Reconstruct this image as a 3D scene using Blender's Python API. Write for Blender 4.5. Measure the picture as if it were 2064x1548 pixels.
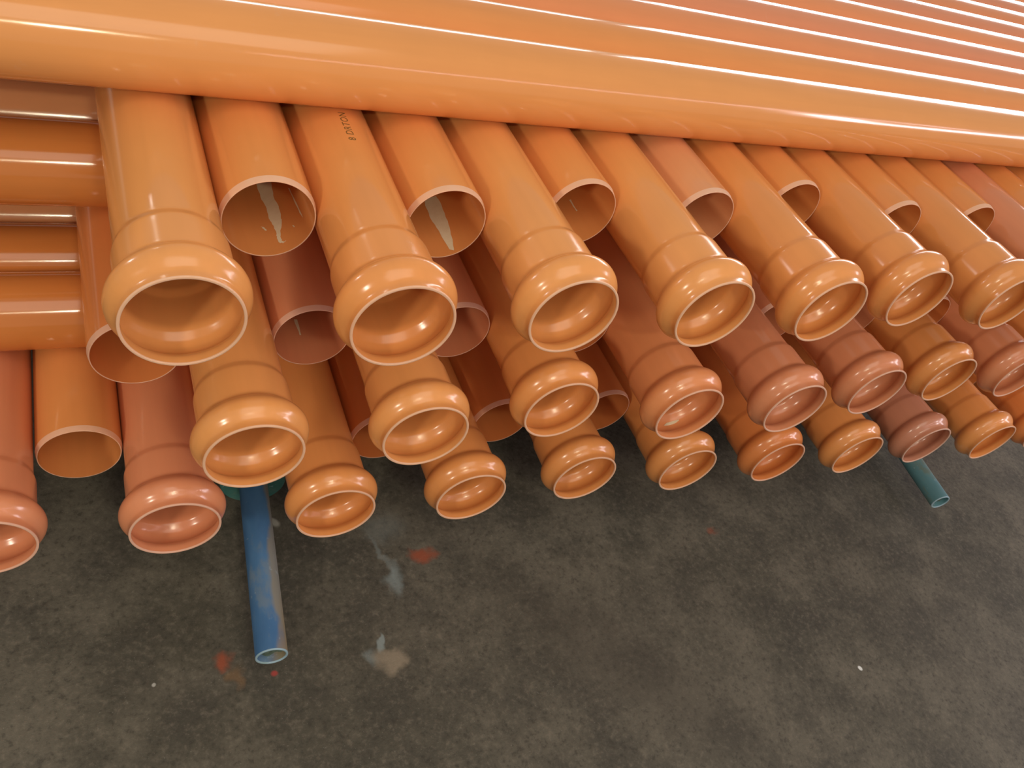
import bpy, bmesh, math, random
from mathutils import Matrix, Vector, noise as mnoise

for o in list(bpy.data.objects):
    bpy.data.objects.remove(o)
S = bpy.context.scene
COL = S.collection

# ------------------------------------------------------------------ camera
W, H, F = 2064, 1548, 1657.576
FWD = Vector((0.46534438, 0.57776949, -0.67054979))
RGT = Vector((0.88323458, -0.35265144, 0.30908518))
UPV = Vector((0.05789036, 0.73608381, 0.67441035))
EYE = Vector((-0.08729, -1.10674, 0.85754))
cd = bpy.data.cameras.new('camera')
cam = bpy.data.objects.new('camera', cd)
COL.objects.link(cam)
cd.sensor_fit = 'HORIZONTAL'
cd.sensor_width = 36.0
cd.lens = F * 36.0 / W
cd.clip_start = 0.02
cd.clip_end = 200
cam.matrix_world = Matrix(((RGT.x, UPV.x, -FWD.x, EYE.x), (RGT.y, UPV.y, -FWD.y, EYE.y),
                           (RGT.z, UPV.z, -FWD.z, EYE.z), (0, 0, 0, 1)))
S.camera = cam

# ------------------------------------------------------------------ view, world
S.view_settings.view_transform = 'Standard'
S.view_settings.look = 'None'
S.view_settings.gamma = 1.0
S.view_settings.use_curve_mapping = False
S.view_settings.exposure = -0.07

wd = bpy.data.worlds.new('hall_light')
S.world = wd
wd.use_nodes = True
bg = wd.node_tree.nodes['Background']
bg.inputs[0].default_value = (1.0, 0.91, 0.82, 1)
bg.inputs[1].default_value = 0.42


def area(name, loc, target, sx, sy, radiance, color=(1, 1, 1), up='Y'):
    """a hall lamp, window opening or added fill; radiance is what a mirror would show of it"""
    l = bpy.data.lights.new(name, 'AREA')
    l.shape = 'RECTANGLE'
    l.size, l.size_y = sx, sy
    l.energy = radiance * math.pi * sx * sy
    l.color = color
    o = bpy.data.objects.new(name, l)
    COL.objects.link(o)
    o.location = loc
    o.rotation_euler = (Vector(target) - Vector(loc)).to_track_quat('-Z', up).to_euler()
    return o


# fluorescent tube fittings behind the photographer, hung parallel to the crosswise pipes
area('tube_lamp_near', (0.10, -2.9, 2.14), (0.05, 0.3, 0), 0.22, 0.10, 170, (1.0, 0.95, 0.72))
area('tube_lamp_glow', (-0.05, -2.95, 2.14), (0.05, 0.3, 0), 1.1, 0.07, 34, (1.0, 0.93, 0.60))
area('tube_lamp_row', (3.9, -2.9, 2.05), (2.5, 0.3, 0), 5.6, 0.06, 16, (1.0, 0.78, 0.86))
area('side_window', (8.9, -2.9, 2.35), (2.2, 0.3, 0.2), 4.2, 0.35, 24, (1.0, 0.90, 0.97))
# daylight: the hall's big side door far right behind the stack, and windows in the rear wall
area('door_daylight', (9.0, 6.5, 1.3), (1.5, 0, 0), 6.0, 4.0, 13, (1.0, 0.95, 0.97))
area('rear_windows', (2.6, 9.0, 2.2), (1.5, 0, 0.2), 7.0, 1.3, 10, (1.0, 0.97, 0.95))
# added soft overhead fill behind the photographer, brightens floor and socket bulges
area('overhead_fill', (0.3, -3.1, 4.7), (0.5, -0.6, -0.4), 4.0, 3.0, 2.1, (1.0, 0.91, 0.78))
# hall lamps to the left and right
area('left_lamp', (-3.2, -2.9, 1.7), (0.6, 0, 0), 0.45, 0.32, 110, (1.0, 0.88, 0.70))
area('left_rear_lamp', (-4.0, 3.2, 1.75), (1.0, 0, 0), 0.36, 0.36, 70, (1.0, 0.93, 0.90))
area('right_lamp', (4.7, -2.0, 1.5), (1.0, 0, 0), 0.26, 0.20, 70, (1.0, 0.90, 0.92))
area('far_lamp', (-1.9, 5.2, 3.1), (0.3, 0, 0), 0.25, 0.25, 40, (1.0, 0.95, 0.85))

# ------------------------------------------------------------------ constants
D = 0.16
R = 0.08
WALL = 0.0046
FLOOR = -0.948
UA = 0.025            # the crosswise layers lie 1.4 degrees off square
BACK = 2.15           # rear end of the lengthwise pipes


# ------------------------------------------------------------------ materials
def new_mat(name):
    m = bpy.data.materials.new(name)
    m.use_nodes = True
    nt = m.node_tree
    b = nt.nodes['Principled BSDF']
    return m, nt, b


def node(nt, typ, **kw):
    n = nt.nodes.new(typ)
    for k, v in kw.items():
        setattr(n, k, v)
    return n


def math_n(nt, op, a, b=None, c=None, clamp=False):
    n = node(nt, 'ShaderNodeMath', operation=op)
    n.use_clamp = clamp
    for i, v in enumerate((a, b, c)):
        if v is None:
            continue
        if isinstance(v, (int, float)):
            n.inputs[i].default_value = v
        else:
            nt.links.new(v, n.inputs[i])
    return n.outputs[0]


def mixc(nt, fac, a, b, mode='MIX'):
    n = node(nt, 'ShaderNodeMix', data_type='RGBA', blend_type=mode)
    for sock, v in ((0, fac), (6, a), (7, b)):
        if isinstance(v, (int, float)):
            n.inputs[sock].default_value = v
        elif isinstance(v, tuple):
            n.inputs[sock].default_value = v if len(v) == 4 else v + (1,)
        else:
            nt.links.new(v, n.inputs[sock])
    return n.outputs[2]


def ramp(nt, v, lo, hi):
    n = node(nt, 'ShaderNodeMapRange')
    n.interpolation_type = 'SMOOTHSTEP'
    nt.links.new(v, n.inputs[0])
    n.inputs[1].default_value, n.inputs[2].default_value = lo, hi
    return n.outputs[0]


def coords(nt, scale=(1, 1, 1), rand=True):
    tc = node(nt, 'ShaderNodeTexCoord')
    mp = node(nt, 'ShaderNodeMapping')
    mp.inputs['Scale'].default_value = scale
    nt.links.new(tc.outputs['Object'], mp.inputs[0])
    if rand:
        oi = node(nt, 'ShaderNodeObjectInfo')
        s = math_n(nt, 'MULTIPLY', oi.outputs['Random'], 37.0)
        cb = node(nt, 'ShaderNodeCombineXYZ')
        for i in range(3):
            nt.links.new(s, cb.inputs[i])
        nt.links.new(cb.outputs[0], mp.inputs['Location'])
    return mp.outputs[0]


def noise(nt, vec, scale, detail=3, rough=0.5):
    n = node(nt, 'ShaderNodeTexNoise')
    n.inputs['Scale'].default_value = scale
    n.inputs['Detail'].default_value = detail
    n.inputs['Roughness'].default_value = rough
    nt.links.new(vec, n.inputs['Vector'])
    return n.outputs['Fac']


def pvc(name, rough, axis):
    """glossy orange PVC; the hue of each pipe comes from the object's own colour"""
    m, nt, b = new_mat(name)
    oi = node(nt, 'ShaderNodeObjectInfo')
    st = (9, 0.6, 9) if axis == 'Y' else (0.6, 9, 9)
    streak = noise(nt, coords(nt, st), 6, 2)
    cloud = noise(nt, coords(nt), 14, 3)
    scuff = ramp(nt, noise(nt, coords(nt, (1, 1, 1)), 26, 6, 0.68), 0.62, 0.80)
    zone = ramp(nt, noise(nt, coords(nt), 3.0, 1), 0.45, 0.7)
    val = math_n(nt, 'ADD', math_n(nt, 'MULTIPLY', streak, 0.10), math_n(nt, 'MULTIPLY', cloud, 0.06))
    val = math_n(nt, 'ADD', val, 0.92)
    hs = node(nt, 'ShaderNodeHueSaturation')
    nt.links.new(oi.outputs['Color'], hs.inputs['Color'])
    nt.links.new(val, hs.inputs['Value'])
    dust = math_n(nt, 'MULTIPLY', math_n(nt, 'MULTIPLY', scuff, zone), 0.22)
    col = mixc(nt, dust, hs.outputs[0], (0.72, 0.46, 0.32))
    nt.links.new(col, b.inputs['Base Color'])
    r = math_n(nt, 'ADD', math_n(nt, 'MULTIPLY', cloud, 0.06), rough - 0.03)
    r = math_n(nt, 'ADD', r, math_n(nt, 'MULTIPLY', dust, 0.8))
    nt.links.new(r, b.inputs['Roughness'])
    b.inputs['IOR'].default_value = 1.54
    return m


M_V = pvc('orange_pvc_lengthwise', 0.13, 'Y')
M_S = pvc('orange_pvc_formed_socket', 0.20, 'Y')
M_U = pvc('orange_pvc_crosswise', 0.13, 'X')

M_EDGE, nt, b = new_mat('sawn_pvc_edge')
oi = node(nt, 'ShaderNodeObjectInfo')
n1 = noise(nt, coords(nt), 60, 2)
c = mixc(nt, 0.42, oi.outputs['Color'], (0.85, 0.62, 0.50))
c = mixc(nt, math_n(nt, 'MULTIPLY', n1, 0.25), c, (0.9, 0.75, 0.65))
nt.links.new(c, b.inputs['Base Color'])
b.inputs['Roughness'].default_value = 0.55

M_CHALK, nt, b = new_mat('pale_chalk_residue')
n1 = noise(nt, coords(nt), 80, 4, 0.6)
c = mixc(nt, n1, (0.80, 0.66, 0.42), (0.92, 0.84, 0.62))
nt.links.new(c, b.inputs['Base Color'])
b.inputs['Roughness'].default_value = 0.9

M_INK, nt, b = new_mat('grey_green_ink')
b.inputs['Base Color'].default_value = (0.20, 0.115, 0.03, 1)
b.inputs['Roughness'].default_value = 0.5


def paint_mat(name, base, alt, patch, patch_amt, worn_side=False):
    m, nt, b = new_mat(name)
    v = coords(nt, (1, 0.45, 1), False)
    c = mixc(nt, ramp(nt, noise(nt, v, 9, 4, 0.6), 0.35, 0.7), base, alt)
    c = mixc(nt, math_n(nt, 'MULTIPLY', ramp(nt, noise(nt, v, 16, 5, 0.65), 0.52, 0.66), patch_amt), c, patch)
    if worn_side:      # paint rubbed off along one side and at the mouth
        sx = node(nt, 'ShaderNodeSeparateXYZ')
        nt.links.new(coords(nt, rand=False), sx.inputs[0])
        w = math_n(nt, 'ADD', math_n(nt, 'MULTIPLY', sx.outputs[0], 26.0), math_n(nt, 'MULTIPLY', noise(nt, v, 13, 3), 1.6))
        c = mixc(nt, math_n(nt, 'MULTIPLY', ramp(nt, w, 1.15, 1.45), 0.85), c, (0.27, 0.25, 0.19))
        e = math_n(nt, 'ADD', math_n(nt, 'MULTIPLY', sx.outputs[1], -7.0), math_n(nt, 'ADD', w, 0.0))
        c = mixc(nt, math_n(nt, 'MULTIPLY', ramp(nt, e, 0.75, 1.15), 0.6), c, (0.33, 0.24, 0.10))
    v2 = coords(nt, (1, 1, 1), False)
    c = mixc(nt, math_n(nt, 'MULTIPLY', ramp(nt, noise(nt, v2, 45, 4, 0.6), 0.64, 0.74), 0.6), c, (0.36, 0.46, 0.52))
    nt.links.new(c, b.inputs['Base Color'])
    b.inputs['Roughness'].default_value = 0.5
    return m


M_BLUE = paint_mat('worn_blue_paint', (0.050, 0.150, 0.330), (0.085, 0.215, 0.420), (0.22, 0.27, 0.28), 0.45, True)
M_TEAL = paint_mat('worn_teal_paint', (0.09, 0.22, 0.26), (0.14, 0.30, 0.34), (0.16, 0.18, 0.12), 0.6)
M_FLNG = paint_mat('green_teal_paint', (0.045, 0.16, 0.14), (0.07, 0.21, 0.19), (0.14, 0.2, 0.17), 0.5)
M_TEDGE = paint_mat('pale_tube_edge', (0.28, 0.42, 0.5), (0.36, 0.5, 0.6), (0.2, 0.3, 0.26), 0.6)
M_DIRT, nt, b = new_mat('dirt_inside_tube')
c = mixc(nt, noise(nt, coords(nt), 40, 3), (0.05, 0.09, 0.07), (0.16, 0.2, 0.15))
nt.links.new(c, b.inputs['Base Color'])
b.inputs['Roughness'].default_value = 0.9
M_BEAM = paint_mat('added_beam_dark_paint', (0.03, 0.07, 0.11), (0.05, 0.1, 0.14), (0.12, 0.08, 0.05), 0.6)

# concrete floor ----------------------------------------------------
M_FLOOR, nt, b = new_mat('stained_concrete')
tc = node(nt, 'ShaderNodeTexCoord')
P = tc.outputs['Object']
big = noise(nt, P, 1.1, 3, 0.5)
mid = noise(nt, P, 7, 4, 0.6)
fine = noise(nt, P, 70, 5, 0.7)
grit = noise(nt, P, 260, 2, 0.6)
c = mixc(nt, ramp(nt, big, 0.3, 0.7), (0.068, 0.063, 0.045), (0.100, 0.090, 0.068))
c = mixc(nt, math_n(nt, 'MULTIPLY', ramp(nt, mid, 0.44, 0.68), 0.55), c, (0.150, 0.135, 0.102))
c = mixc(nt, math_n(nt, 'MULTIPLY', ramp(nt, mid, 0.50, 0.32), 0.5), c, (0.042, 0.039, 0.030))
c = mixc(nt, math_n(nt, 'MULTIPLY', ramp(nt, fine, 0.48, 0.74), 0.42), c, (0.22, 0.19, 0.145))
c = mixc(nt, math_n(nt, 'MULTIPLY', ramp(nt, fine, 0.48, 0.32), 0.6), c, (0.032, 0.028, 0.020))
c = mixc(nt, math_n(nt, 'MULTIPLY', ramp(nt, grit, 0.66, 0.78), 0.35), c, (0.36, 0.34, 0.30))
warp = node(nt, 'ShaderNodeTexNoise')
warp.inputs['Scale'].default_value = 22
warp.inputs['Detail'].default_value = 3
nt.links.new(P, warp.inputs['Vector'])


def stain(col, x, y, rx, ry, rot, color, amt, soft=0.6, wob=0.03):
    sub = node(nt, 'ShaderNodeVectorMath', operation='SUBTRACT')
    nt.links.new(warp.outputs['Color'], sub.inputs[0])
    sub.inputs[1].default_value = (0.5, 0.5, 0.5)
    sc = node(nt, 'ShaderNodeVectorMath', operation='SCALE')
    nt.links.new(sub.outputs[0], sc.inputs[0])
    sc.inputs['Scale'].default_value = wob * 2
    ad = node(nt, 'ShaderNodeVectorMath', operation='ADD')
    nt.links.new(P, ad.inputs[0])
    nt.links.new(sc.outputs[0], ad.inputs[1])
    mp = node(nt, 'ShaderNodeMapping', vector_type='TEXTURE')
    mp.inputs['Location'].default_value = (x, y, 0)
    mp.inputs['Rotation'].default_value = (0, 0, rot)
    mp.inputs['Scale'].default_value = (rx, ry, 50)
    nt.links.new(ad.outputs[0], mp.inputs[0])
    ln = node(nt, 'ShaderNodeVectorMath', operation='LENGTH')
    nt.links.new(mp.outputs[0], ln.inputs[0])
    f = ramp(nt, ln.outputs['Value'], 1.0 + soft, 1.0 - soft)
    f = math_n(nt, 'MULTIPLY', f, amt)
    return mixc(nt, f, col, color)


RED, BLU = (0.30, 0.07, 0.028), (0.24, 0.29, 0.29)
c = stain(c, 0.680, -0.119, 0.030, 0.018, -0.4, RED, 0.9)
c = stain(c, 0.157, -0.290, 0.016, 0.018, 0.3, RED, 0.9)
c = stain(c, 0.178, -0.335, 0.014, 0.022, 0.0, (0.24, 0.13, 0.05), 0.45)
c = stain(c, 0.2567, -0.345, 0.007, 0.006, 0.0, (0.36, 0.05, 0.04), 0.9, 0.5, 0.004)
c = stain(c, 1.605, -0.198, 0.020, 0.012, 0.2, RED, 0.5)
c = stain(c, 0.583, -0.172, 0.020, 0.040, -0.25, BLU, 0.6, 0.5)
c = stain(c, 0.572, -0.110, 0.008, 0.070, 0.15, BLU, 0.35)
c = stain(c, 0.600, -0.02, 0.05, 0.04, 0.15, BLU, 0.22)
c = stain(c, 0.506, -0.325, 0.009, 0.026, -0.2, BLU, 0.8, 0.4)
c = stain(c, 0.477, -0.364, 0.014, 0.020, 0.0, BLU, 0.45)
c = stain(c, 0.520, -0.374, 0.034, 0.030, 0.2, (0.34, 0.28, 0.20), 0.6, 0.45)
c = stain(c, 0.326, 0.044, 0.009, 0.014, 0.5, (0.5, 0.5, 0.44), 0.6, 0.5, 0.01)
c = stain(c, 1.827, -0.700, 0.006, 0.007, 0.5, (0.75, 0.78, 0.76), 1.0, 0.3, 0.002)
c = stain(c, 0.015, -0.313, 0.004, 0.004, 0.5, (0.6, 0.6, 0.55), 0.6, 0.4, 0.004)
c = stain(c, 1.10, -0.52, 0.10, 0.36, 0.75, (0.060, 0.050, 0.036), 0.42, 0.8, 0.08)
nt.links.new(c, b.inputs['Base Color'])
b.inputs['Roughness'].default_value = 0.75
bp = node(nt, 'ShaderNodeBump')
bp.inputs['Strength'].default_value = 0.35
bp.inputs['Distance'].default_value = 0.004
nt.links.new(math_n(nt, 'ADD', fine, math_n(nt, 'MULTIPLY', grit, 0.4)), bp.inputs['Height'])
nt.links.new(bp.outputs[0], b.inputs['Normal'])


# ------------------------------------------------------------------ mesh helpers
def link(name, me, mat, parent=None):
    o = bpy.data.objects.new(name, me)
    COL.objects.link(o)
    if mat and not me.materials:
        me.materials.append(mat)
    if parent:
        o.parent = parent
    return o


def lathe(name, profs, seg=80, axis='Y'):
    """revolve one or several (distance along the axis, radius) profiles; each profile is its own smooth surface, and
    runs so that the solid lies on its right (outside first, then front or back faces, then the bore backwards)"""
    vs, fs = [], []
    for prof in profs:
        base = len(vs)
        for (a, r) in prof:
            for k in range(seg):
                t = 2 * math.pi * k / seg
                x, z = r * math.cos(t), r * math.sin(t)
                vs.append((x, a, z) if axis == 'Y' else (a, -x, z))
        for i in range(len(prof) - 1):
            for k in range(seg):
                l = (k + 1) % seg
                i0, j0 = base + i * seg, base + (i + 1) * seg
                fs.append((i0 + l, i0 + k, j0 + k, j0 + l))
    me = bpy.data.meshes.new(name)
    me.from_pydata(vs, [], fs)
    me.polygons.foreach_set('use_smooth', [True] * len(me.polygons))
    me.update()
    return me


def spline(pts, per=4):
    """Catmull-Rom through the profile"""
    out = []
    for i in range(len(pts) - 1):
        p0 = pts[max(i - 1, 0)]
        p1, p2 = pts[i], pts[i + 1]
        p3 = pts[min(i + 2, len(pts) - 1)]
        for k in range(per):
            t = k / per
            q = []
            for d in range(2):
                m1 = (p2[d] - p0[d]) / max(p2[0] - p0[0], 1e-6) * (p2[0] - p1[0])
                m2 = (p3[d] - p1[d]) / max(p3[0] - p1[0], 1e-6) * (p2[0] - p1[0])
                q.append((2 * t**3 - 3 * t * t + 1) * p1[d] + (t**3 - 2 * t * t + t) * m1
                         + (-2 * t**3 + 3 * t * t) * p2[d] + (t**3 - t * t) * m2)
            out.append(tuple(q))
    out.append(pts[-1])
    return out


# ------------------------------------------------------------------ socket and spigot shapes (front face at y = 0)
SOCK = spline([(0.003, 0.0862), (0.010, 0.0857), (0.0155, 0.0863), (0.021, 0.0893), (0.028, 0.0952),
               (0.036, 0.0997), (0.045, 0.1014), (0.053, 0.1003), (0.061, 0.0966), (0.068, 0.0912),
               (0.073, 0.0872), (0.079, 0.0853), (0.088, 0.0849), (0.115, 0.0847), (0.136, 0.0846),
               (0.143, 0.0841), (0.150, 0.0822), (0.157, 0.0804), (0.163, 0.0800)])
JOINT = 0.163


def offset_in(prof, w):
    out = []
    for i, (a, r) in enumerate(prof):
        a0, r0 = prof[max(i - 1, 0)]
        a1, r1 = prof[min(i + 1, len(prof) - 1)]
        L = math.hypot(a1 - a0, r1 - r0)
        nx, nr = (r1 - r0) / L, -(a1 - a0) / L
        out.append((a + nx * w, r + nr * w))
    return out


sock_in = offset_in(SOCK, WALL)
ME_SOCKET = lathe('socket', [SOCK, sock_in[::-1]], 96)
ME_SRIM = lathe('cut_edge', [[(0.0030, 0.0816), (0.0012, 0.0816), (0.0003, 0.0820), (0.0, 0.0828), (0.0, 0.0850),
                              (0.0003, 0.0858), (0.0012, 0.0862), (0.0030, 0.0862)]], 96)
ME_PRIM = lathe('chamfered_edge', [[(0.0006, R - WALL), (0.0, 0.0758), (0.0, 0.0772),
                                   (0.0010, 0.0775)], [(0.0010, 0.0775), (0.0115, 0.0799), (0.0125, R)]], 96)
_barrels = {}


def barrel(y0, length):
    k = (y0, round(length, 3))
    if k not in _barrels:
        n = 6
        ys = [y0 + (length - y0) * i / n for i in range(n + 1)]
        bore = [(y, R - WALL) for y in ys[::-1]]
        if y0 < 0.02:
            bore.append((0.0006, R - WALL))
        prof = [[(y, R) for y in ys], [(ys[-1], R), (ys[-1], R - WALL)], bore]
        _barrels[k] = lathe('barrel', prof, 96)
    return _barrels[k]


# ------------------------------------------------------------------ tints
DO = (0.66, 0.230, 0.056)
OR, YO, PK, RO, TN, BR, PO = ((0.79, 0.320, 0.098), (0.80, 0.345, 0.110), (0.73, 0.285, 0.140),
                              (0.75, 0.255, 0.076), (0.77, 0.350, 0.160), (0.57, 0.245, 0.150), (0.78, 0.300, 0.120))
WORD = {OR: 'orange', YO: 'golden orange', PK: 'pinkish orange', RO: 'deep red-orange', TN: 'tan orange', BR: 'brownish pink',
        PO: 'peach orange', DO: 'brownish orange'}


def paint(o, tint, f=1.0):
    o.color = (tint[0] * f, tint[1] * f, tint[2] * f, 1)


# ------------------------------------------------------------------ setting
fm = bpy.data.meshes.new('floor')
fm.from_pydata([(-14, -12, FLOOR), (16, -12, FLOOR), (16, 14, FLOOR), (-14, 14, FLOOR),
                (-14, -12, FLOOR - 0.2), (16, -12, FLOOR - 0.2), (16, 14, FLOOR - 0.2), (-14, 14, FLOOR - 0.2)],
               [], [(0, 1, 2, 3), (7, 6, 5, 4), (0, 4, 5, 1), (1, 5, 6, 2), (2, 6, 7, 3), (3, 7, 4, 0)])
floor = link('floor', fm, M_FLOOR)
floor['kind'] = 'structure'
wm = bpy.data.meshes.new('added_wall_left')  # added wall, out of view, put in to bound the scene
wm.from_pydata([(x, y, z) for x in (-14, -13.8) for y in (-12, 14) for z in (FLOOR, 5.2)], [],
               [(0, 1, 3, 2), (4, 6, 7, 5), (0, 4, 5, 1), (2, 3, 7, 6), (1, 5, 7, 3), (0, 2, 6, 4)])
M_WALL, nt_, b_ = new_mat('added_rendered_wall')
cw = mixc(nt_, noise(nt_, coords(nt_, rand=False), 2, 3), (0.50, 0.47, 0.42), (0.60, 0.57, 0.52))
nt_.links.new(cw, b_.inputs['Base Color'])
b_.inputs['Roughness'].default_value = 0.8
wl = link('added_wall_left', wm, M_WALL)
wl['kind'] = 'structure'
wl['label'] = 'added plain far wall, out of view'
floor['label'] = 'dark stained concrete floor with paint specks'

# ------------------------------------------------------------------ lengthwise pipes: measured ends (slot, kind, x, y)
ROWS = [
    [(0, 'S', .0545, -.2169), (1, 'P', .2101, .0253), (2, 'S', .3766, -.2382), (3, 'P', .5279, .0286), (4, 'S', .6892, -.2252),
     (5, 'P', .8443, .0799), (6, 'S', 1.0068, -.2279), (7, 'P', 1.1647, .0775), (8, 'S', 1.3281, -.2273), (9, 'P', 1.4917, .1375),
     (10, 'S', 1.6515, -.1917), (11, 'P', 1.8181, .0806), (12, 'S', 1.9752, -.2145), (13, 'P', 2.143, .0908),
     (14, 'S', 2.300, -.215), (15, 'P', 2.462, .085), (16, 'S', 2.624, -.21)],
    [(0, 'P', .0076, .0367), (1, 'S', .1798, -.2225), (2, 'P', .3398, .0648), (3, 'S', .5047, -.2134), (4, 'P', .6575, .0676),
     (5, 'S', .8177, -.1779), (6, 'P', .9756, .063), (7, 'S', 1.1327, -.2213), (8, 'P', 1.292, .068), (9, 'S', 1.451, -.2352),
     (10, 'P', 1.615, .070), (11, 'S', 1.7799, -.207), (12, 'P', 1.940, .072), (13, 'S', 2.1006, -.1871), (14, 'P', 2.260, .07),
     (15, 'S', 2.4203, -.1999), (16, 'P', 2.581, .07), (17, 'S', 2.742, -.20)],
    [(-1, 'S', -.2557, -.1303), (0, 'P', -.0916, .0684), (1, 'S', .0675, -.1403), (2, 'P', .232, .06), (3, 'S', .396, -.1562),
     (4, 'P', .5686, .0406), (5, 'S', .7151, -.1597), (6, 'P', .8917, .0543), (7, 'S', 1.0298, -.1484), (8, 'P', 1.1879, .0578),
     (9, 'S', 1.3417, -.1664), (10, 'P', 1.500, .06), (11, 'S', 1.6612, -.1811), (12, 'P', 1.822, .06), (13, 'S', 1.9823, -.1941),
     (14, 'P', 2.142, .06), (15, 'S', 2.3019, -.1953), (16, 'P', 2.466, .06), (17, 'S', 2.6296, -.2196), (18, 'P', 2.792, .06),
     (19, 'S', 2.953, -.21)],
]
GAP = 0.1603


def spread(row):
    """smallest shift that leaves no two neighbours overlapping (isotonic fit)"""
    blocks = []
    for i, p in enumerate(row):
        blocks.append([p[2] - i * GAP, 1])
        while len(blocks) > 1 and blocks[-2][0] > blocks[-1][0]:
            v, n = blocks.pop()
            blocks[-1] = [(blocks[-1][0] * blocks[-1][1] + v * n) / (blocks[-1][1] + n), blocks[-1][1] + n]
    xs = []
    for v, n in blocks:
        xs += [v] * n
    return [x + i * GAP for i, x in enumerate(xs)]


TINT = [
    {0: YO, 4: YO, 6: YO, 7: TN, 14: PK, 9: OR, 15: OR},
    {0: RO, 1: YO, 2: PK, 3: YO, 4: PK, 5: OR, 6: RO, 7: PO, 8: RO, 9: PK, 10: PK, 11: PK, 12: PK, 13: OR, 14: RO, 15: PK},
    {-1: PK, 0: OR, 1: PK, 3: OR, 4: RO, 5: OR, 6: RO, 7: OR, 8: RO, 9: OR, 11: RO, 13: OR, 15: BR, 17: OR, 19: RO},
]
ORD = ['first', 'second', 'third', 'fourth', 'fifth', 'sixth', 'seventh', 'eighth', 'ninth', 'tenth', 'eleventh', 'twelfth']
ROWN = ['top', 'middle', 'bottom']
PIPE = {}
for ri, row in enumerate(ROWS):
    z = -2 * D * ri
    xs = spread(row)
    socks = [p[0] for p in row if p[1] == 'S']
    for (slot, kind, _, ye), x in zip(row, xs):
        tint = TINT[ri].get(slot, OR)
        root = bpy.data.objects.new('drainage_pipe', None)
        COL.objects.link(root)
        root.empty_display_size = 0.05
        root.location = (x, ye, z)
        length = round(BACK + (0.0 if kind == 'S' else 0.22) - ye, 2)
        f = 1.0 + 0.05 * math.sin(12.9 * slot + 7.1 * ri)
        if kind == 'S':
            parts = [link('barrel', barrel(JOINT, length), M_V, root), link('socket', ME_SOCKET, M_S, root),
                     link('cut_edge', ME_SRIM, M_EDGE, root)]
            i = socks.index(slot)
            lab = '%s socket-ended pipe, %s socket from the left in the %s row' % (WORD[tint], ORD[i], ROWN[ri])
            root['group'] = 'socket-ended pipes of the %s row' % ROWN[ri]
        else:
            parts = [link('barrel', barrel(0.0125, length), M_V, root), link('chamfered_edge', ME_PRIM, M_EDGE, root)]
            left = [k for k, s in enumerate(socks) if s < slot]
            if not left:
                lab = '%s plain-ended pipe left of the first socket in the %s row' % (WORD[tint], ROWN[ri])
            else:
                lab = '%s plain-ended pipe in the %s row, right of its %s socket' % (
                    WORD[tint], ROWN[ri], ORD[left[-1]])
            root['group'] = 'plain-ended pipes of the %s row' % ROWN[ri]
        for p in parts:
            paint(p, tint, f)
        root['label'] = lab
        root['category'] = 'pipe'
        PIPE[(ri, slot)] = root

# ------------------------------------------------------------------ crosswise pipes
U0, U1 = -0.82, 4.35
RU = R - 0.0003
uprof = [(U0 + (U1 - U0) * i / 8, RU) for i in range(9)]
ubore = [(a, RU - WALL) for a, r in uprof[::-1]]
ME_U = lathe('crosswise_barrel', [uprof, [uprof[-1], ubore[0]], ubore, [ubore[-1], uprof[0]]], 128, 'X')
ME_U.name = 'drainage_pipe'
rnd = random.Random(5)
LAYERS = [('top', 0.277, D, 11, [YO, OR, PO, PK, PO, PK, PO, PK, PO, PO, PK]),
          ('upper hidden', 0.3924, -D, 10, [DO, TN, OR, OR, PK, OR, OR, RO, OR, OR]),
          ('lower hidden', 0.3328, -3 * D, 10, [DO, DO, TN, OR, PK, OR, OR, RO, OR, OR])]
for li, (nm, y0, z, n, tints) in enumerate(LAYERS):
    for k in range(n):
        o = link('drainage_pipe', ME_U, M_U)
        o.location = (0, y0 + k * GAP, z)
        o.rotation_euler = (0, 0, UA)
        paint(o, tints[k], 1.0 + 0.03 * math.sin(5 * k + li))
        o['category'] = 'pipe'
        if li == 0:
            o['label'] = '%s crosswise pipe lying on the stack, %s from its front edge' % (WORD[tints[k]], ORD[k])
            o['group'] = 'crosswise pipes on top of the stack'
        else:
            a, bn = ('top', 'middle') if li == 1 else ('middle', 'bottom')
            o['group'] = 'crosswise pipes between the %s and %s rows' % (a, bn)
            if k < (2 if li == 1 else 3):
                o['label'] = '%s crosswise pipe showing left between %s and %s rows, %s from front' % (
                    WORD[tints[k]], a, bn, ORD[k])
            else:
                o['label'] = 'crosswise pipe hidden deep between the %s and %s rows' % (a, bn)


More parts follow.
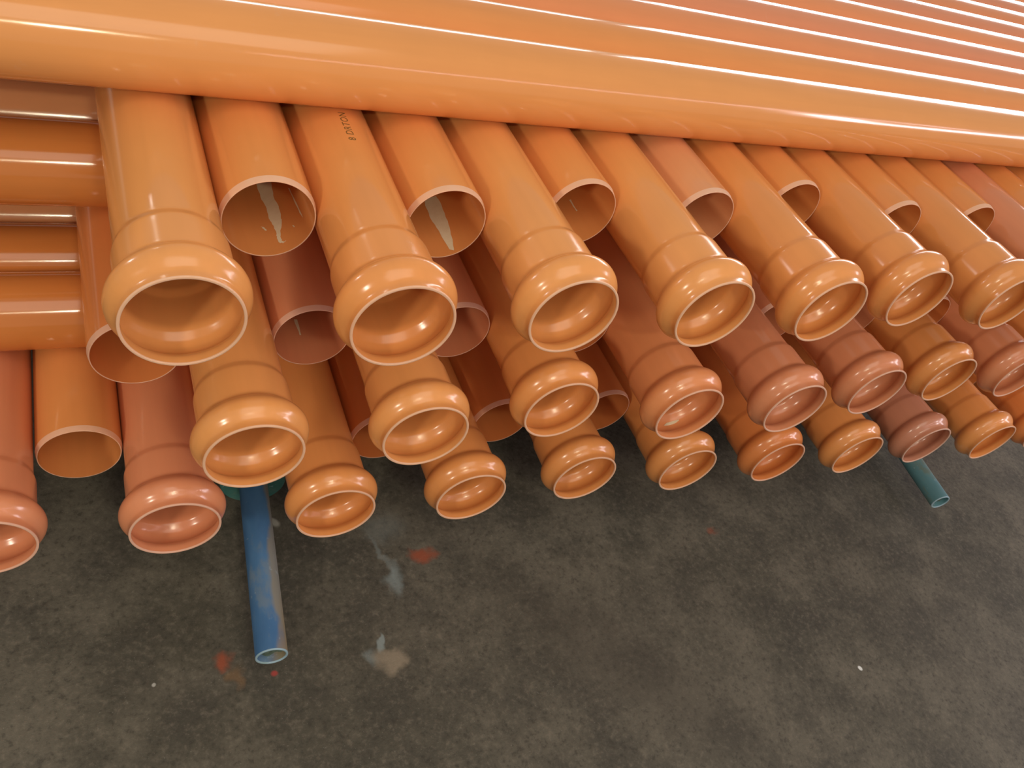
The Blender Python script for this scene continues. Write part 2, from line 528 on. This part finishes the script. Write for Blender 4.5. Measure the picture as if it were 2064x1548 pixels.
# ------------------------------------------------------------------ chalk streaks inside the plain ends
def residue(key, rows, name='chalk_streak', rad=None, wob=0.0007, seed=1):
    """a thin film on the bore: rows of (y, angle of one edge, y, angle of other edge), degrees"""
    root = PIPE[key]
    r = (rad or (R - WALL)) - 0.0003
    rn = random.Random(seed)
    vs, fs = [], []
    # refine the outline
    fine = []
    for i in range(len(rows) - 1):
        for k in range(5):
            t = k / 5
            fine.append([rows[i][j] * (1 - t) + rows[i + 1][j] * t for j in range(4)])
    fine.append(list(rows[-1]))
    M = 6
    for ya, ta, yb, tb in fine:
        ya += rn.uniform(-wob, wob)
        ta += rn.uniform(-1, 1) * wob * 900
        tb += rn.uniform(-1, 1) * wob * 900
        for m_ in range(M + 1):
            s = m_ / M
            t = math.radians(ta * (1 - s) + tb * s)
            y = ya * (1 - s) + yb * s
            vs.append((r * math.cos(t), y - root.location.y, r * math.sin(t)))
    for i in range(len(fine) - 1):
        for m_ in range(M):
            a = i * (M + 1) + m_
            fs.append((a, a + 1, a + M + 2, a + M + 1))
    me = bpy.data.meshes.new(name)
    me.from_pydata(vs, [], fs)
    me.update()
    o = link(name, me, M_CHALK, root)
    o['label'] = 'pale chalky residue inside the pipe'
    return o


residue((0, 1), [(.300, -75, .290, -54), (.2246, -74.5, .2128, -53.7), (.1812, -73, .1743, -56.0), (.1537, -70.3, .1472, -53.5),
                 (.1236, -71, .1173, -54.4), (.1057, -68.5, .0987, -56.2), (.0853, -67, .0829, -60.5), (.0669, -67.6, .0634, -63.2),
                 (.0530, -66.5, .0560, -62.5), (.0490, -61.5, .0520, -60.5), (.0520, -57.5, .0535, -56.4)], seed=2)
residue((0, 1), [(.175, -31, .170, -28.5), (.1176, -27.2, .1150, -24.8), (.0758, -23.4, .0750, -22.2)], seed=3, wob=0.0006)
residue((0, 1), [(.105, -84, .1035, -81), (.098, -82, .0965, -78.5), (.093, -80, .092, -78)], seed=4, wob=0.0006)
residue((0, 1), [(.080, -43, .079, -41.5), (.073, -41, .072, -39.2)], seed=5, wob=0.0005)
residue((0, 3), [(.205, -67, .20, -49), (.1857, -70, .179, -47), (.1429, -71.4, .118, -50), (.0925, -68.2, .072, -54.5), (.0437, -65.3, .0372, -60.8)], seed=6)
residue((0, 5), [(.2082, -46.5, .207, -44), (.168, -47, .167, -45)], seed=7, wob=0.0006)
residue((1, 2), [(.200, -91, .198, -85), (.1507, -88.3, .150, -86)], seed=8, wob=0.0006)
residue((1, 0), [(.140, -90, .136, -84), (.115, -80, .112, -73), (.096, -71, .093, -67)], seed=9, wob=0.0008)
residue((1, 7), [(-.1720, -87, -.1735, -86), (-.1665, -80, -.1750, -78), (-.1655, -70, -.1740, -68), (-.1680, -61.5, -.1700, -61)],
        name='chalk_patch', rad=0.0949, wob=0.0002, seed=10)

# ------------------------------------------------------------------ printed lettering on the second socket pipe of the top row
fc = bpy.data.curves.new('lettering', 'FONT')
fc.body = '8 DRTON'
fc.size = 0.0195
fc.space_character = 1.12
to = bpy.data.objects.new('lettering', fc)
COL.objects.link(to)
dg = bpy.context.evaluated_depsgraph_get()
dg.update()
tm = bpy.data.meshes.new_from_object(to.evaluated_get(dg))
bpy.data.objects.remove(to)
bmx = bmesh.new()
bmx.from_mesh(tm)
bmesh.ops.subdivide_edges(bmx, edges=bmx.edges, cuts=1)
root = PIPE[(0, 2)]
for v in bmx.verts:
    s, h = v.co.x, v.co.y                     # along the pipe / up the letter
    t = math.radians(84.5) + h / R
    rr = R + 0.0003
    v.co = (rr * math.cos(t), 0.1600 + s - root.location.y, rr * math.sin(t))
bmx.to_mesh(tm)
bmx.free()
tm.name = 'printed_lettering'
lt = link('printed_lettering', tm, M_INK, root)
tm.materials.clear()
tm.materials.append(M_INK)
lt['label'] = 'small dark printed characters'


# ------------------------------------------------------------------ rack tubes and added beams under the stack
def rack_tube(x0, y0, x1, y1, r, zc, mat, label, flange_at=None):
    d = Vector((x1 - x0, y1 - y0, 0))
    root = bpy.data.objects.new('rack_tube', None)
    COL.objects.link(root)
    root.location = (x0, y0, zc)
    root.rotation_euler = (0, 0, math.atan2(-d.x, d.y))
    root['label'] = label
    root['category'] = 'tube'
    root['group'] = 'steel rack tubes under the stack'
    L = 2.4
    w = 0.0045
    n = 12
    ys = [0.003 + (L - 0.003) * i / n for i in range(n + 1)]
    link('tube_wall', lathe('tube_wall', [[(y, r) for y in ys], [(y, r - w) for y in ys[::-1]]], 48), mat, root)
    link('cut_edge', lathe('cut_edge', [[(.003, r - w), (.0008, r - w), (0, r - w + .001), (0, r - .001), (.0008, r), (.003, r)]], 48), M_TEDGE, root)
    # dried mud packed inside the mouth
    vs, fs = [(0, 0.030, 0)], []
    for j in range(1, 6):
        for k in range(32):
            t = 2 * math.pi * k / 32
            rr = (r - w) * j / 5
            x, zz = rr * math.cos(t), rr * math.sin(t)
            dep = 0.022 + 0.010 * mnoise.noise(Vector((x * 60, zz * 60, 3.1))) + 0.22 * zz
            vs.append((x, max(dep, 0.004), zz))
    for k in range(32):
        l = (k + 1) % 32
        fs.append((0, 1 + k, 1 + l))
        for j in range(4):
            a, b_ = 1 + j * 32, 1 + (j + 1) * 32
            fs.append((a + k, b_ + k, b_ + l, a + l))
    me = bpy.data.meshes.new('mud_plug')
    me.from_pydata(vs, [], fs)
    me.polygons.foreach_set('use_smooth', [True] * len(me.polygons))
    me.update()
    link('mud_plug', me, M_DIRT, root)
    if flange_at is not None:
        fr = zc - FLOOR
        f0 = flange_at
        fl = link('flange', lathe('flange', [[(f0, r), (f0, fr - .004)], [(f0, fr - .004), (f0 + .003, fr - .001), (f0 + .010, fr), (f0 + .018, fr - .001),
                                              (f0 + .020, fr - .004)], [(f0 + .020, fr - .004), (f0 + .020, r)]], 64), M_FLNG, root)
        fl['label'] = 'green-teal round flange plate'
    return root


ZT = -0.87
rack_tube(0.2428, -0.3408, 0.2767, 0.0788, 0.034, ZT, M_BLUE,
          'worn blue steel tube sticking out below the stack, with rust and paint flecks', 0.455)
rack_tube(2.5245, -0.2869, 2.5468, -0.1106, 0.033, ZT, M_TEAL,
          'short faded teal steel tube end under the right side of the stack', 1.25)  # this flange is added out of view, to rest the tube


def beam(y):  # added rail, unseen, so the bottom row rests on something
    h0, h1 = ZT + 0.0345, -4 * D - R - 0.0005
    bm = bmesh.new()
    bmesh.ops.create_cube(bm, size=1)
    for v in bm.verts:
        v.co = (v.co.x * 3.6, v.co.y * 0.09, v.co.z * (h1 - h0))
    bmesh.ops.bevel(bm, geom=bm.edges[:], offset=0.008, segments=2, affect='EDGES')
    me = bpy.data.meshes.new('added_rack_rail')
    bm.to_mesh(me)
    bm.free()
    o = link('added_rack_rail', me, M_BEAM)
    o.location = (1.38, y, (h0 + h1) / 2)
    o['label'] = 'added dark steel beam, out of view, carrying the bottom row from below'
    o['category'] = 'beam'
    o['group'] = 'added steel beams under the stack'
    return o


beam(0.62)
beam(1.55)
